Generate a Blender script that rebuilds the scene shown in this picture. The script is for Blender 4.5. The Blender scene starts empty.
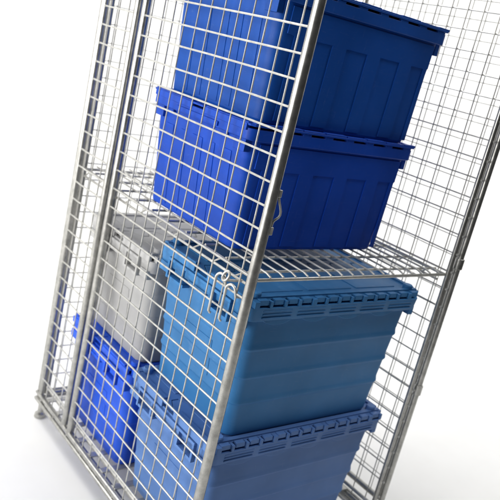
import bpy, bmesh, math, random
from mathutils import Vector, Matrix
random.seed(7)
S = 1.5                                    # layout units -> metres
C = bpy.context.scene.collection
R = math.radians

# ------------------------------------------------------------------ materials
def newmat(name):
    m = bpy.data.materials.new(name); m.use_nodes = True
    nt = m.node_tree; b = nt.nodes['Principled BSDF']
    return m, nt, b

def noise(nt, scale, detail=4, vec=None, rough=.55, dist=0):
    n = nt.nodes.new('ShaderNodeTexNoise'); n.inputs['Scale'].default_value = scale
    n.inputs['Detail'].default_value = detail; n.inputs['Roughness'].default_value = rough
    n.inputs['Distortion'].default_value = dist
    if vec: nt.links.new(vec, n.inputs['Vector'])
    return n

def ramp(nt, src, p0, c0, p1, c1):
    r = nt.nodes.new('ShaderNodeValToRGB')
    r.color_ramp.elements[0].position = p0; r.color_ramp.elements[0].color = c0
    r.color_ramp.elements[1].position = p1; r.color_ramp.elements[1].color = c1
    nt.links.new(src, r.inputs['Fac']); return r

def coords(nt, scale=(1, 1, 1), rot=(0, 0, 0)):
    t = nt.nodes.new('ShaderNodeTexCoord'); mp = nt.nodes.new('ShaderNodeMapping')
    mp.inputs['Scale'].default_value = scale; mp.inputs['Rotation'].default_value = rot
    nt.links.new(t.outputs['Object'], mp.inputs['Vector']); return mp.outputs['Vector']

def plastic(name, col, rough=.36, scuff=.10, spec=.20):
    m, nt, b = newmat(name)
    v = coords(nt)
    n1 = noise(nt, 5, 3, v)
    d = tuple(c * .86 for c in col); l = tuple(min(1, c * 1.10 + .004) for c in col)
    r1 = ramp(nt, n1.outputs['Fac'], .3, (*d, 1), .7, (*l, 1))
    # fine pale scuffs, stretched along the body
    v2 = coords(nt, (3, 3, 40), (.5, .3, .9)); n2 = noise(nt, 9, 5, v2, .7, 1.5)
    s1 = ramp(nt, n2.outputs['Fac'], .58, (0, 0, 0, 1), .74, (1, 1, 1, 1))
    v3 = coords(nt, (50, 4, 6), (1.1, .4, .2)); n3 = noise(nt, 6, 4, v3, .7, 1.2)
    s2 = ramp(nt, n3.outputs['Fac'], .60, (0, 0, 0, 1), .74, (1, 1, 1, 1))
    ad = nt.nodes.new('ShaderNodeMath'); ad.operation = 'MAXIMUM'
    nt.links.new(s1.outputs['Color'], ad.inputs[0]); nt.links.new(s2.outputs['Color'], ad.inputs[1])
    mu = nt.nodes.new('ShaderNodeMath'); mu.operation = 'MULTIPLY'; mu.inputs[1].default_value = scuff
    nt.links.new(ad.outputs[0], mu.inputs[0])
    mx = nt.nodes.new('ShaderNodeMix'); mx.data_type = 'RGBA'
    nt.links.new(mu.outputs[0], mx.inputs['Factor']); nt.links.new(r1.outputs['Color'], mx.inputs['A'])
    mx.inputs['B'].default_value = tuple(min(1, c * .55 + .38) for c in col) + (1,)
    nt.links.new(mx.outputs['Result'], b.inputs['Base Color'])
    n4 = noise(nt, 26, 5, v)
    rr = nt.nodes.new('ShaderNodeMapRange'); rr.inputs['To Min'].default_value = rough - .07; rr.inputs['To Max'].default_value = rough + .13
    nt.links.new(n4.outputs['Fac'], rr.inputs['Value']); nt.links.new(rr.outputs['Result'], b.inputs['Roughness'])
    b.inputs['Specular IOR Level'].default_value = spec
    n5 = noise(nt, 420, 2, v); n6 = noise(nt, 7, 2, v)
    bp = nt.nodes.new('ShaderNodeBump'); bp.inputs['Strength'].default_value = .05; bp.inputs['Distance'].default_value = .002
    nt.links.new(n5.outputs['Fac'], bp.inputs['Height'])
    bp2 = nt.nodes.new('ShaderNodeBump'); bp2.inputs['Strength'].default_value = .12; bp2.inputs['Distance'].default_value = .012
    nt.links.new(n6.outputs['Fac'], bp2.inputs['Height']); nt.links.new(bp.outputs['Normal'], bp2.inputs['Normal'])
    nt.links.new(bp2.outputs['Normal'], b.inputs['Normal'])
    return m

def metal(name, c0, c1, rough, metallic):
    m, nt, b = newmat(name)
    v = coords(nt); vz = coords(nt, (60, 60, 4))
    n1 = noise(nt, 46, 6, v, .65); n2 = noise(nt, 5, 4, vz)
    r1 = ramp(nt, n1.outputs['Fac'], .32, (*c0, 1), .68, (*c1, 1))
    nt.links.new(r1.outputs['Color'], b.inputs['Base Color'])
    rr = nt.nodes.new('ShaderNodeMapRange'); rr.inputs['To Min'].default_value = rough - .08; rr.inputs['To Max'].default_value = rough + .12
    nt.links.new(n2.outputs['Fac'], rr.inputs['Value']); nt.links.new(rr.outputs['Result'], b.inputs['Roughness'])
    b.inputs['Metallic'].default_value = metallic
    bp = nt.nodes.new('ShaderNodeBump'); bp.inputs['Strength'].default_value = .15; bp.inputs['Distance'].default_value = .001
    nt.links.new(n1.outputs['Fac'], bp.inputs['Height']); nt.links.new(bp.outputs['Normal'], b.inputs['Normal'])
    return m

M = dict(
    blue_top=plastic('plastic_blue_top', (.004, .070, .36), .42, .08),
    blue_mid=plastic('plastic_blue_mid', (.004, .060, .44), .40, .08),
    blue_low=plastic('plastic_blue_low', (.020, .10, .66), .40),
    steel=plastic('plastic_steel_blue', (.040, .185, .43), .40, .14),
    steel_lit=plastic('plastic_steel_blue_lit', (.092, .195, .46), .42, .14),  # steel blue lightened: floor bounce and glare on the lower tote put into colour
    grey=plastic('plastic_grey', (.43, .43, .43), .5, .05),
    wire=metal('zinc_wire', (.40, .395, .37), (.60, .595, .56), .36, .50),
    tube=metal('zinc_tube', (.30, .30, .285), (.50, .495, .47), .28, .9),
)

# ------------------------------------------------------------------ helpers
def link(name, bm, mat, parent=None, bevel=0, smooth=True, ang=35):
    me = bpy.data.meshes.new(name)
    bm.transform(Matrix.Scale(S, 4))
    bmesh.ops.recalc_face_normals(bm, faces=bm.faces)
    bm.to_mesh(me); bm.free()
    me.materials.append(mat)
    o = bpy.data.objects.new(name, me); C.objects.link(o)
    if parent: o.parent = parent
    if smooth:
        for p in me.polygons: p.use_smooth = True
        me.set_sharp_from_angle(angle=R(ang))
    if bevel:
        b = o.modifiers.new('edge', 'BEVEL'); b.width = bevel * S; b.segments = 2; b.limit_method = 'ANGLE'; b.angle_limit = R(40)
        b.harden_normals = True
    return o

def empty(name, loc, label, cat, group=None, rz=0):
    o = bpy.data.objects.new(name, None); C.objects.link(o)
    o.location = [c * S for c in loc]; o.rotation_euler = (0, 0, rz); o.empty_display_size = .1
    o['label'] = label; o['category'] = cat
    if group: o['group'] = group
    return o

def box(bm, x0, x1, y0, y1, z0, z1):
    v = [bm.verts.new((x, y, z)) for z in (z0, z1) for x, y in ((x0, y0), (x1, y0), (x1, y1), (x0, y1))]
    for f in ((3, 2, 1, 0), (4, 5, 6, 7), (0, 1, 5, 4), (1, 2, 6, 5), (2, 3, 7, 6), (3, 0, 4, 7)):
        bm.faces.new([v[i] for i in f])

def tube(bm, pts, r, n=8, closed=False):
    pts = [Vector(p) for p in pts]; rings = []; N = len(pts)
    up = None
    for i, p in enumerate(pts):
        if closed: d = (pts[(i + 1) % N] - pts[i - 1])
        else: d = pts[min(i + 1, N - 1)] - pts[max(i - 1, 0)]
        d.normalize()
        if up is None:
            up = Vector((0, 0, 1)) if abs(d.z) < .9 else Vector((1, 0, 0))
        a = d.cross(up).normalized(); bb = a.cross(d).normalized(); up = bb
        rings.append([bm.verts.new(p + (a * math.cos(t) + bb * math.sin(t)) * r) for t in (2 * math.pi * k / n for k in range(n))])
    M_ = N if closed else N - 1
    for i in range(M_):
        A, B = rings[i], rings[(i + 1) % N]
        for k in range(n): bm.faces.new((A[k], A[(k + 1) % n], B[(k + 1) % n], B[k]))
    if not closed:
        bm.faces.new(rings[0][::-1]); bm.faces.new(rings[-1])

def rr_ring(hx, hy, r, z, seg=10):
    out = []
    for cx, cy, a0 in ((hx - r, hy - r, 0), (-hx + r, hy - r, 90), (-hx + r, -hy + r, 180), (hx - r, -hy + r, 270)):
        for k in range(seg + 1):
            a = R(a0 + 90 * k / seg); out.append((cx + r * math.cos(a), cy + r * math.sin(a), z))
    return out

def loft(bm, rings, cap0=True, cap1=True):
    rv = [[bm.verts.new(p) for p in r] for r in rings]; n = len(rv[0])
    for A, B in zip(rv, rv[1:]):
        for k in range(n): bm.faces.new((A[k], A[(k + 1) % n], B[(k + 1) % n], B[k]))
    if cap0: bm.faces.new(rv[0][::-1])
    if cap1: bm.faces.new(rv[-1])

def prism(bm, poly, z0, z1):
    a = [bm.verts.new((x, y, z0)) for x, y in poly]; b = [bm.verts.new((x, y, z1)) for x, y in poly]
    n = len(poly)
    for k in range(n): bm.faces.new((a[k], a[(k + 1) % n], b[(k + 1) % n], b[k]))
    bm.faces.new(a[::-1]); bm.faces.new(b)

# ------------------------------------------------------------------ totes
def tote(label, x0, x1, y0, y1, z0, H, style, mat, group, rz=0, tx=.020, ty=.013):
    """x0..x1, y0..y1 is the lid outline, z0 the resting height."""
    L, W = x1 - x0, y1 - y0; hx, hy = L / 2, W / 2
    t = empty('storage_tote', ((x0 + x1) / 2, (y0 + y1) / 2, z0), label, 'tote', group, rz)
    SK = .026 if style == 'A' else .036                # skirt height
    rim_in = .0065 if style == 'A' else .010                                      # body wall set back from lid outline
    zt = H - .006
    def inx(z): return rim_in + tx * (1 - z / zt)
    def iny(z): return rim_in + ty * (1 - z / zt)
    rings = []
    rings.append(rr_ring(hx - inx(0) - .012, hy - iny(0) - .012, .012, .0045))
    rings.append(rr_ring(hx - inx(0) - .010, hy - iny(0) - .010, .014, 0))
    rings.append(rr_ring(hx - inx(0) - .004, hy - iny(0) - .004, .017, 0))
    rings.append(rr_ring(hx - inx(.001) - .001, hy - iny(.001) - .001, .019, .0015))
    rings.append(rr_ring(hx - inx(.005), hy - iny(.005), .020, .005))
    if style == 'B':
        levels = [.25 * H, .44 * H, .64 * H]
        for z in levels:
            for dz, o_ in ((-.0040, 0), (-.0032, .0002), (-.0010, .0013), (.0006, .0019), (.0016, .0019), (.0060, .0008), (.0110, 0)):
                rings.append(rr_ring(hx - inx(z + dz) + o_, hy - iny(z + dz) + o_, .0205, z + dz))
    rings.append(rr_ring(hx - inx(H - SK), hy - iny(H - SK), .02, H - SK + .002))
    rings.append(rr_ring(hx - inx(zt - .004), hy - iny(zt - .004), .02, zt - .004))
    bm = bmesh.new(); loft(bm, rings)
    body = link('body', bm, M[mat], t, 0, ang=13 if style == 'A' else 30)
    # ribs on the long and short walls
    def pad(bm, face, a0, a1, zb, ztp, th, sq0=.0016, base=.001):
        for_y = face in ('front', 'back'); s = -1 if face in ('front', 'left') else 1
        P = []
        for z in (zb, ztp):
            d = (hy - iny(z)) if for_y else (hx - inx(z))
            for off, sq in ((-base, 0), (th, sq0)):
                for a in (a0 + sq, a1 - sq):
                    zz = z + (sq if z == zb else -sq)
                    P.append((a, s * (d + off), zz) if for_y else (s * (d + off), a, zz))
        v = [bm.verts.new(p) for p in P]
        for f in ((2, 3, 7, 6), (0, 1, 3, 2), (4, 6, 7, 5), (0, 2, 6, 4), (1, 5, 7, 3), (0, 4, 5, 1)):
            bm.faces.new([v[i] for i in f])
    for f in ('front', 'back', 'left', 'right'):
        bm = bmesh.new()
        if style == 'A' and f in ('front', 'back'):
            q = -1 if f == 'front' else 1
            a = -.1415; pit = .0765; zr = H * .66; zl = .007; bars = []
            while a < hx - .08:
                bars.append((a, a + .0290)); a += pit
            xL, xR = bars[0][0] - .014, hx - .024
            bars.append((hx - .034, hx - .0262))
            poly = [(xL, H - SK - .004), (xL, zr)]
            for b0, b1 in bars:
                poly += [(b0, zr - .0015), (b0 - .0004, zl), (b1 + .0004, zl), (b1, zr - .0015)]
            poly += [(xR, zr), (xR, H - SK - .004)]
            fr, bk = [], []
            for px, pz in poly:
                d = hy - iny(pz); fr.append(bm.verts.new((px, q * (d + .0017), pz))); bk.append(bm.verts.new((px, q * (d - .001), pz)))
            for k in range(len(poly)): bm.faces.new((fr[k], fr[(k + 1) % len(poly)], bk[(k + 1) % len(poly)], bk[k]))
            bm.faces.new(fr)
        elif style == 'A':
            for k, wd in ((-2, .022), (-1, .016), (0, .030), (1, .016), (2, .022)):
                a = k * .042; pad(bm, f, a - wd / 2, a + wd / 2, .008, H * .74, .0008, .0006)
        elif f in ('left', 'right'):
            pad(bm, f, -W * .16, W * .16, H * .30, H * .56, .0009, .0006)
        if len(bm.verts): link('wall_ribs', bm, M[mat], t, 0, ang=20)
        else: bm.free()
    # rim skirt round the top
    bm = bmesh.new()
    g = .0015
    if style == 'A':
        zb, z1 = H - SK, H - .0082
        loft(bm, [rr_ring(hx - .009, hy - .009, .014, zb + .001), rr_ring(hx - g - .0012, hy - g - .0012, .014, zb), rr_ring(hx - g, hy - g, .014, zb + .0012),
                  rr_ring(hx - g, hy - g, .014, z1), rr_ring(hx - .010, hy - .010, .014, z1)])
        # tabs between the hinge slots
        pit = .047; k = -int(hx / pit)
        while k * pit < hx - .01:
            a = k * pit + .012
            if abs(a) < hx - .012:
                for s in (-1, 1): box(bm, a, a + .017, min(s * (hy - .008), s * (hy - g)), max(s * (hy - .008), s * (hy - g)), z1 - .001, H - .0048)
            k += 1
        # lower rim pieces and a shallow grip under the short ends
        for s in (-1, 1):
            for a0, a1, dz in ((-hy + .012, -hy + .040, .030), (hy - .040, hy - .012, .030), (-.045, .045, .014), (-hy + .062, -hy + .070, .018), (hy - .070, hy - .062, .018)):
                box(bm, min(s * (hx - .014), s * (hx - .0035)), max(s * (hx - .014), s * (hx - .0035)), a0, a1, zb - dz + .012, zb + .003)
            box(bm, min(s * (hx - .009), s * (hx + .0012)), max(s * (hx - .009), s * (hx + .0012)), -.060, .060, zb + .003, zb + .010)
        link('rim', bm, M[mat], t, .0008)
    else:
        zb, z1 = H - SK, H - .0135
        loft(bm, [rr_ring(hx - .010, hy - .010, .012, zb + .001), rr_ring(hx - g - .003, hy - g - .003, .014, zb), rr_ring(hx - g - .002, hy - g - .002, .014, zb + .002),
                  rr_ring(hx - g, hy - g, .014, z1), rr_ring(hx - .012, hy - .012, .014, z1)])
        for s in (-1, 1):
            ya, yb = sorted((s * (hy - .010), s * (hy - .0005)))
            # three fine ribs in groups
            k = -hx + .028
            while k < hx - .06:
                for q in range(3):
                    box(bm, k, k + .058, min(s * (hy - .004), s * (hy - .0011)), max(s * (hy - .004), s * (hy - .0011)), zb + .0055 + q * .0056, zb + .0070 + q * .0056)
                k += .070
            # scalloped lower edge
            k = -hx + .030
            while k < hx - .07:
                poly = [(-.030 + .060 * i / 10, -.0090 * math.sin(math.pi * i / 10) ** .7) for i in range(11)]
                vs0 = [bm.verts.new((k + .032 + px, s * (hy - .010), zb + .002 + pz)) for px, pz in poly]
                vs1 = [bm.verts.new((k + .032 + px, s * (hy - .0038), zb + .002 + pz)) for px, pz in poly]
                for i in range(10): bm.faces.new((vs0[i], vs0[i + 1], vs1[i + 1], vs1[i]))
                bm.faces.new(vs0); bm.faces.new(vs1[::-1])
                k += .078
            # hinge teeth standing on the rim
            k = -hx + .010; j = 0
            while k < hx - .012:
                w = .0055 if j % 4 else .009
                box(bm, k, k + w, min(s * (hy - .012), s * (hy - .0015)), max(s * (hy - .012), s * (hy - .0015)), z1 - .001, H - .0035)
                k += .0285; j += 1
        link('rim', bm, M[mat], t, .0007)
        # carrying handles: framed grips on the short ends
        for s in (-1, 1):
            bm = bmesh.new(); xi, xo, xm = hx - .012, hx + .0035, hx - .001
            def sb(a0, a1, b0, b1, xx=xo):
                u, v_ = sorted((s * xi, s * xx)); box(bm, u, v_, a0, a1, b0, b1)
            zh = zb - .016; m_ = 1 if s < 0 else -1
            hw = W * .34
            sb(-hw, hw, zb + .014, zb + .019)                       # top bar
            sb(-hw, -hw + .005, zh, zb + .014); sb(hw - .005, hw, zh, zb + .014)
            sb(-hw + .005, -hw + .052, zh, zh + .005, xo - .0008); sb(hw - .052, hw - .005, zh, zh + .005, xo - .0008)
            sb(-hw + .044, -hw + .050, zh + .005, zb + .014); sb(hw - .050, hw - .044, zh + .005, zb + .014)
            sb(-hw + .050, hw - .050, zb + .002, zb + .014, xm + .0025)
            sb(-hw + .064, hw - .064, zb - .002, zb + .004, xo)
            sb(-hy + .010, -hw - .004, zb - .012, zb + .004, xm); sb(hw + .004, hy - .010, zb - .012, zb + .004, xm)
            sb(-hw + .012, -hw + .036, zh + .008, zb + .008, xm - .004); sb(hw - .036, hw - .012, zh + .008, zb + .008, xm - .004)
            link('handle', bm, M[mat], t, .0007)
        # hinge pins
        for s in (-1, 1):
            bm = bmesh.new(); tube(bm, [(-hx + .012, s * (hy - .0065), H - .0085), (hx - .012, s * (hy - .0065), H - .0085)], .0024, 8)
            link('hinge_pin', bm, M[mat], t)
    # two lid flaps that interlock in a zigzag along the middle
    zl0, zl1 = (H - .0046, H - .0015) if style == 'A' else (H - .0065, H - .0030)
    for s in (-1, 1):
        bm = bmesh.new(); zz = []; nt_ = 7; amp = .014; gp = .0012
        X0, X1 = -hx + .0005, hx - .0005
        for i in range(nt_ * 4 + 1):
            x = X0 + (X1 - X0) * i / (nt_ * 4)
            ph = i % 4; y = (amp if ph in (1, 2) else -amp) + s * gp
            zz.append((x, y))
        oy = hy if style == 'A' else hy - .0115
        poly = [(X0, s * (oy - .006)), (X0 + .006, s * oy), (X1 - .006, s * oy), (X1, s * (oy - .006))] + zz[::-1]
        if s > 0: poly = poly[::-1]
        prism(bm, poly, zl0, zl1)
        # perimeter ridge and stiffening pads on the flap
        a, b_ = sorted((s * (oy - .0105), s * (oy - .0005)))
        if style == 'A':
            k = X0 + .006; j = 0
            while k < X1 - .02:
                w = min(.0445, X1 - .003 - k); box(bm, k, k + w, a, b_, zl1 - .001, H + (.0012 if j % 2 else .0004)); k += .047; j += 1
        else:
            box(bm, X0 + .004, X1 - .004, a + .001, b_ - .001, zl1 - .001, H)
            k = X0 + .0205
            while k < hx - .018:
                u, v_ = sorted((s * (hy - .0125), s * (hy - .0035))); box(bm, k - .0020, k + .0150, u, v_, H - .0100, H - .0018); k += .0285
        for xe in (-1, 1):
            u, v_ = sorted((xe * (hx - .010), xe * (hx - .0010))); c, d = sorted((s * .020, s * (oy - .012)))
            box(bm, u, v_, c, d, zl1 - .001, H)
        c, d = sorted((s * .030, s * (oy - .022)))
        for q in range(3):
            xa = X0 + .030 + q * (L - .06) / 3; box(bm, xa, xa + (L - .06) / 3 - .012, c, d, zl1 - .001, zl1 + .0012)
        # overhanging end lip
        for xe in (-1, 1):
            u, v_ = sorted((xe * (hx - .006), xe * (hx + .0012))); c, d = sorted((s * .018, s * (hy - .012)))
            box(bm, u, v_, c, d, H - (.012 if style == 'A' else .0155), zl1 - .0005)
        lid = link('lid', bm, M[mat], t, .0007)
        if style == 'B':
            for xe in (-1, 1):
                kb = bmesh.new(); cx, cy = xe * (hx - .022), s * (hy - .021)
                rg = []
                for rad, z in ((.0088, zl1), (.0088, H + .0045), (.0074, H + .0062)):
                    rg.append([(cx + rad * math.cos(R(22.5 * q)), cy + rad * math.sin(R(22.5 * q)), z) for q in range(16)])
                loft(kb, rg); link('stacking_peg', kb, M[mat], lid)
    return t

G = 'lidded totes stacked in the wire cage'
tote('bright blue lidded tote with upright ribs, resting directly on the wire shelf', .010, .377, .088, .374, .0065, .196, 'A', 'blue_mid', G, tx=.018, ty=.006)
tote('dark royal blue lidded tote stacked on top of another blue tote, highest in the cage', .014, .380, .090, .374, .0065 + .1955, .198, 'A', 'blue_top', G, tx=.012, ty=.006)
ZB = -.508
tote('steel blue hinged lid tote with level ribs, top of front stack just under shelf', .010, .399, .000, .262, -.276, .243, 'B', 'steel', G, tx=.021, ty=.010)
tote('steel blue tote with square grip frames, bottom of the front stack', .004, .397, -.002, .262, ZB, .234, 'B', 'steel_lit', G, tx=.022, ty=.010)
tote('light grey hinged lid tote behind the steel blue ones, stacked on a bright blue one', .012, .392, .274, .526, -.2935, .222, 'B', 'grey', G)
tote('vivid blue tote on the cage base underneath the grey tote', .012, .392, .274, .532, ZB, .216, 'B', 'blue_low', G, tx=.012, ty=.004)

# ------------------------------------------------------------------ the cage
X1, Y1 = .456, .590
ZT, ZF = .575, -.5165
cage = empty('wire_cage', (X1 / 2, Y1 / 2, -.5715), 'tall zinc plated wire mesh cage with an open front holding blue and grey totes', 'wire cage')
OFF = Vector((X1 / 2, Y1 / 2, -.5715))
def clink(name, bm, mat, parent=cage, bevel=0, ang=40):
    bm.transform(Matrix.Translation(-OFF)); return link(name, bm, mat, parent, bevel, True, ang)

def wires(bm, P, a0, a1, z0, z1, astart, zstart, out, pitch=.0345, zp=.0341, rv=.00125, rh=.00165, vends=.004):
    """P(a, n, z) maps along-panel a and outward offset n to space."""
    a = astart
    while a < a1 - .008:
        if a > a0 + .008:
            pts = []
            j = random.uniform(-.0011, .0011)
            for i in range(9):
                z = z0 + (z1 - z0) * i / 8
                pts.append(P(a + j + random.uniform(-.0007, .0007), -out * rv * .9, z))
            tube(bm, pts, rv, 6)
        a += pitch
    z = zstart
    while z > z0 + .012:
        if z < z1 - .012:
            pts = []; j = random.uniform(-.0009, .0009)
            for i in range(7):
                a = a0 - vends + (a1 - a0 + 2 * vends) * i / 6
                pts.append(P(a, out * rh * .9, z + j + random.uniform(-.0006, .0006)))
            tube(bm, pts, rh, 6)
            for ae in (a0 - vends + .0005, a1 + vends - .0005):           # weld nuggets at the ends
                for q in range(1):
                    tube(bm, [P(ae - .0025, out * rh * .9, z + j), P(ae, out * rh * 1.1, z + j), P(ae + .0025, out * rh * .9, z + j)], rh * 1.45, 6)
        z -= zp

def frame(bm, P, a0, a1, z0, z1, r, n=14):
    for a in (a0, a1): tube(bm, [P(a, 0, z0), P(a, 0, (z0 + z1) / 2), P(a, 0, z1)], r, n)
    for z in (z0, z1): tube(bm, [P(a0, 0, z), P(a1, 0, z)], r * .98, n)

ZS = .345 + .0341 * 6
def panel(name, P, a0, a1, out, r, astart, zs=ZS, fn='panel_frame', z0=ZF, z1=ZT, weld=.006, label=None, **kw):
    bm = bmesh.new(); wires(bm, P, a0, a1, z0, z1, astart, zs, out, vends=weld, **kw)
    w = clink(name, bm, M['wire'])
    bm = bmesh.new(); frame(bm, P, a0, a1, z0, z1, r)
    bm.transform(Matrix.Translation(-OFF)); link(fn, bm, M['tube'], w)
    if label: w['label'] = label
    return w

# left side: a wide panel and a narrow one, their tubes side by side
bm = bmesh.new(); PL = lambda a, n, z: (-n, a, z)
def PLw(a, n, z): return (-n - .001, a, z)
# wide one, wires welded on the outside of the frame tubes
w = None
def lpanel(a0, a1, ra, rb, astart, label):
    bm = bmesh.new(); wires(bm, PLw, a0, a1, ZF, ZT, astart, ZS, 1, vends=-.0045)
    w = clink('side_panel', bm, M['wire']); w['label'] = label
    bm = bmesh.new()
    tube(bm, [PL(a0, 0, ZF), PL(a0, 0, 0), PL(a0, 0, ZT)], ra, 18); tube(bm, [PL(a1, 0, ZF), PL(a1, 0, 0), PL(a1, 0, ZT)], rb, 18)
    for z in (ZF, ZT): tube(bm, [PL(a0, 0, z), PL(a1, 0, z)], min(ra, rb) * .97, 14)
    bm.transform(Matrix.Translation(-OFF)); link('panel_frame', bm, M['tube'], w)
    return w
lpanel(0, .4285, .0080, .0076, .026, 'wide mesh side panel nearest the viewer')
lpanel(.456, .582, .0076, .0058, .490, 'narrow mesh side panel at the back')
PB = lambda a, n, z: (a, Y1 + n, z)
panel('back_panel', PB, .016, X1 - .012, 1, .0055, .030, ZS + .003, rv=.0010, rh=.0013)
PR = lambda a, n, z: (X1 + n, a, z)
panel('side_panel', PR, .003, Y1 - .012, 1, .0046, .026, label='mesh side panel on the far side', rv=.0011, rh=.0014)
# corner posts
for px, py, rad in ((.006, Y1 + .008, .0080), (X1 + .004, Y1 + .008, .0075), (X1 + .0155, -.002, .0058)):
    bm = bmesh.new(); tube(bm, [(px, py, ZF - .02), (px, py, 0), (px, py, ZT + .01)], rad, 18)
    clink('corner_post', bm, M['tube'])
# top tie bars
for a, b in (((0, .0, ZT + .004), (0, Y1, ZT + .004)),):
    pass
# folded back door against the outside of the far side panel
PD = lambda a, n, z: (X1 + .030 + n, a, z)
bm = bmesh.new(); wires(bm, PD, .016, .41, ZF + .02, ZT - .02, .040, ZS - .012, 1, vends=.003, rv=.0008, rh=.0009)
door = clink('door', bm, M['wire']); door['label'] = 'mesh door folded flat against the far side'
bm = bmesh.new(); frame(bm, PD, .016, .41, ZF + .02, ZT - .02, .0062); bm.transform(Matrix.Translation(-OFF)); link('panel_frame', bm, M['tube'], door)
for z in (-.236, .02, .30):
    bm = bmesh.new()
    tube(bm, [(X1 + .0155, -.002, z - .010), (X1 + .0155, -.002, z + .010)], .0082, 16)
    tube(bm, [(X1 + .030, .016, z - .007), (X1 + .030, .016, z + .007)], .0078, 16)
    tube(bm, [(X1 + .0155, -.002, z), (X1 + .030, .016, z)], .004, 8)
    clink('hinge_collar', bm, M['tube'], bevel=.001)
# catch loop on the near front post
bm = bmesh.new()
pts = []
for i in range(15):
    t_ = i / 14; z = .129 - .056 * t_
    bow = math.exp(-((t_ - .48) / .20) ** 2)
    pts.append((.0080 + .0080 * bow, -.0035 - .003 * bow, z + .003 * math.sin(t_ * 9)))
tube(bm, pts, .0017, 10)
box(bm, .0050, .0110, -.0065, .0005, .122, .133); box(bm, .0050, .0110, -.0065, .0005, .068, .080)
clink('door_catch', bm, M['wire'], bevel=.0012)

# base: tube frame, grid and castors
bm = bmesh.new()
for z, r in ((ZF + .003, .0042), (ZF - .012, .0050)):
    tube(bm, [(-.004, -.004, z), (X1 + .004, -.004, z), (X1 + .004, Y1 + .006, z), (-.004, Y1 + .006, z)], r, 12, True)
for x in (-.004, X1 + .004):
    for i in range(9): y = .02 + i * .069; tube(bm, [(x, y, ZF + .003), (x, y, ZF - .012)], .002, 6)
bf = clink('base_frame', bm, M['tube'])
bm = bmesh.new()
y = .028
while y < Y1 - .01:
    box(bm, .0, X1, y - .007, y + .007, ZF + .0055, ZF + .0085); y += .052
for x in (.022, .10, .18, .26, .34, .43): tube(bm, [(x, 0, ZF + .002), (x, Y1, ZF + .002)], .0030, 8)
for x in (.0085, X1 - .0085): tube(bm, [(x, 0, -.4925), (x, Y1, -.4925)], .0038, 10)
bm.transform(Matrix.Translation(-OFF)); link('base_grid', bm, M['wire'], bf, .0006)
FLOOR = ZF - .055
for cx, cy in ((.006, .006), (X1 - .002, .006), (.006, Y1 - .004), (X1 - .002, Y1 - .004)):
    bm = bmesh.new(); rg = []
    for rad, z in ((.012, FLOOR), (.0125, FLOOR + .002), (.0115, FLOOR + .009), (.0065, FLOOR + .013), (.0065, ZF - .004)):
        rg.append([(cx + rad * math.cos(R(18 * q)), cy + rad * math.sin(R(18 * q)), z) for q in range(20)])
    loft(bm, rg); clink('foot', bm, M['tube'])

# ------------------------------------------------------------------ the shelf (lifts out)
so = Vector((X1 / 2, Y1 / 2, -.014))
shelf = empty('wire_shelf', so, 'pale wire shelf hung across the middle of the cage under two blue totes', 'shelf')
def slink(name, bm, mat, bevel=0):
    bm.transform(Matrix.Translation(-so)); return link(name, bm, mat, shelf, bevel)
sx0, sx1, sy0, sy1 = .0125, X1 - .0085, .004, Y1 - .012
bm = bmesh.new()
tube(bm, [(sx0, sy0, -.0028), (sx1, sy0, -.0028), (sx1, sy1, -.0028), (sx0, sy1, -.0028)], .0030, 12, True)
tube(bm, [(sx0, sy0 + .012, -.0165), (sx0, sy1, -.0165)], .0022, 10); tube(bm, [(sx1, sy0 + .012, -.0165), (sx1, sy1, -.0165)], .0022, 10)
for x in (sx0, sx1):
    for i in range(10): y = sy0 + .03 + i * .058; tube(bm, [(x, y, -.0028), (x, y + .020, -.0165)], .0015, 6)
slink('shelf_frame', bm, M['wire'])
bm = bmesh.new()
x = sx0 + .0245
while x < sx1 - .006:
    pts = [(x, sy0 - .0005, .0008), (x, sy0 + .010, .0036), (x, .08, .0044), (x, .3, .0044), (x, sy1, .0036)]
    tube(bm, pts, .0017, 8); x += .0245
y = .026
while y < sy1 - .01:
    tube(bm, [(sx0, y, .0006), (sx1, y, .0006)], .0022, 8); y += .0565
slink('wire_deck', bm, M['wire'])
# hooks that hang the shelf on the outside of the near side panel
def hook(y, zt, zb, rr_):
    bm = bmesh.new(); x = -.0105
    pts = [(x + .004, y + .0005, zb - .004), (x, y, zb), (x, y, (zt + zb) / 2), (x, y, zt - rr_)]
    for i in range(1, 10):
        a = math.pi * .95 * i / 9
        pts.append((x + .0006 * i, y - rr_ + rr_ * math.cos(a), zt - rr_ + rr_ * math.sin(a)))
    pts.append((x + .008, y - rr_ * 2, zt - rr_ - .008)); pts.append((.006, y - rr_ * 2, zt - rr_ - .009))
    tube(bm, pts, .0021, 10)
    return slink('shelf_hook', bm, M['wire'])
hook(.0665, -.014, -.076, .0080)
hook(.0385, -.020, -.076, .0078)
bm = bmesh.new(); cy, cz = .046, -.0125
tube(bm, [(-.0095 + .003 * math.sin(2 * math.pi * i / 18), cy + .0062 * math.cos(2 * math.pi * i / 18), cz + .0070 * math.sin(2 * math.pi * i / 18)) for i in range(18)], .0020, 8, True)
tube(bm, [(-.0095, cy - .006, cz - .004), (.003, cy - .010, cz - .004), (.0125, cy - .012, cz - .003)], .0022, 8)
slink('hook_ring', bm, M['wire'])

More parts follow.
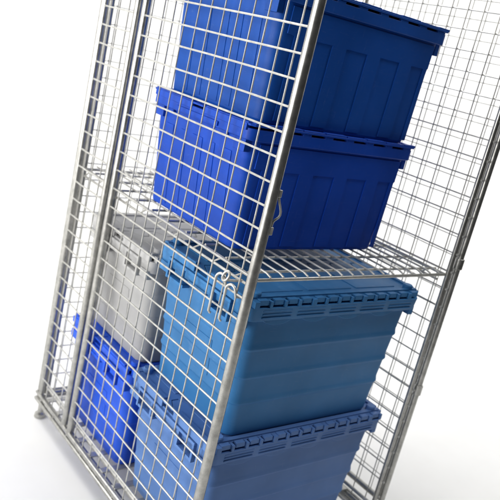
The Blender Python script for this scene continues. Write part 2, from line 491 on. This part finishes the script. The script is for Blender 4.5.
# ------------------------------------------------------------------ studio sweep
def backdrop():
    bm = bmesh.new(); cx, cy = .34, .45; zf = (-.585) * 1.0
    zf = FLOOR
    a0, a1, na = R(-12), R(172), 52
    prof = [(0, 0)]
    Rw, rc = 2.6, .9
    prof += [(r, 0) for r in (.5, 1.0, 1.4, Rw - rc)]
    prof += [(Rw - rc + rc * math.sin(R(a)), rc - rc * math.cos(R(a))) for a in (10, 20, 30, 40, 50, 60, 70, 80, 90)]
    prof += [(Rw, 1.6), (Rw, 2.4), (Rw, 3.2)]
    ctr = bm.verts.new((cx, cy, zf)); cols = []
    for i in range(na + 1):
        a = a0 + (a1 - a0) * i / na
        cols.append([bm.verts.new((cx + r * math.cos(a), cy + r * math.sin(a), zf + z)) for r, z in prof[1:]])
    for A, B in zip(cols, cols[1:]):
        bm.faces.new((ctr, A[0], B[0]))
        for k in range(len(A) - 1): bm.faces.new((A[k], A[k + 1], B[k + 1], B[k]))
    # flat floor running out toward the viewer
    nb = 20; prev = cols[-1]; first = cols[0]; fl = [c for c in (cols[-1][:4],)]
    seq = [cols[-1][:4]]
    for i in range(1, nb):
        a = a1 + (2 * math.pi + a0 - a1) * i / nb
        seq.append([bm.verts.new((cx + r * math.cos(a), cy + r * math.sin(a), zf)) for r, z in prof[1:5]])
    seq.append(cols[0][:4])
    for A, B in zip(seq, seq[1:]):
        bm.faces.new((ctr, A[0], B[0]))
        for k in range(3): bm.faces.new((A[k], A[k + 1], B[k + 1], B[k]))
    m, nt, b = newmat('white_paper')
    n = noise(nt, 2.2, 4, coords(nt)); r = ramp(nt, n.outputs['Fac'], .3, (.82, .815, .80, 1), .7, (.87, .868, .858, 1))
    nt.links.new(r.outputs['Color'], b.inputs['Base Color']); b.inputs['Roughness'].default_value = .8
    b.inputs['Specular IOR Level'].default_value = .2
    o = link('backdrop', bm, m, None, ang=60)
    o['kind'] = 'structure'
backdrop()

# ------------------------------------------------------------------ light
w = bpy.data.worlds.new('World'); bpy.context.scene.world = w; w.use_nodes = True
bg = w.node_tree.nodes['Background']; bg.inputs['Color'].default_value = (.93, .96, 1, 1); bg.inputs['Strength'].default_value = .035
def area(name, loc, target, sx, sy, power, col=(1, 1, 1)):
    l = bpy.data.lights.new(name, 'AREA'); l.shape = 'RECTANGLE'; l.size = sx; l.size_y = sy; l.energy = power; l.color = col
    o = bpy.data.objects.new(name, l); C.objects.link(o); o.location = loc
    o.rotation_euler = (Vector(target) - Vector(loc)).to_track_quat('-Z', 'Y').to_euler(); return o
area('softbox_left', (-2.9, .95, .35), (.3, .40, -.1), 2.7, 2.2, 118, (1, .985, .96))
area('rib_fill_left', (-3.0, -.50, .7), (.3, .15, 0), .35, 2.0, 20)  # added fill, brightens the upright rib steps on the tote fronts
area('softbox_top', (.5, 1.0, 3.1), (.5, 1.0, -.6), 2.6, 2.4, 52, (1, .99, .97))
area('backdrop_light_right', (1.9, -.6, 2.6), (3.4, 2.2, 0), 2.0, 1.0, 80)
area('backdrop_light_left', (-.8, 2.2, 2.7), (1.6, 4.0, .2), 2.0, 1.0, 90)

# ------------------------------------------------------------------ camera
sc = bpy.context.scene
cm = [[0.77766213, 0.58712871, -0.22476985], [0.001713, 0.35554506, 0.93465757], [0.62868011, -0.72723283, 0.27548818]]
right = Vector((cm[0][0], -cm[0][1], -cm[0][2])); down = Vector((cm[1][0], -cm[1][1], -cm[1][2])); fwd = Vector((cm[2][0], -cm[2][1], -cm[2][2]))
rot = Matrix((right, -down, -fwd)).transposed()
cam = bpy.data.cameras.new('camera'); co = bpy.data.objects.new('camera', cam); C.objects.link(co)
co.matrix_world = Matrix.Translation(Vector((-0.63091749, -0.71074455, 0.31390805)) * S) @ rot.to_4x4()
cam.sensor_width = 36; cam.lens = 718.12 / 500 * 36; cam.clip_start = .05; cam.clip_end = 100
cam.dof.use_dof = True; cam.dof.focus_distance = 1.02 * S; cam.dof.aperture_fstop = 4.5
sc.camera = co
sc.view_settings.view_transform = 'Standard'; sc.view_settings.look = 'None'
sc.view_settings.exposure = 0; sc.view_settings.gamma = 1
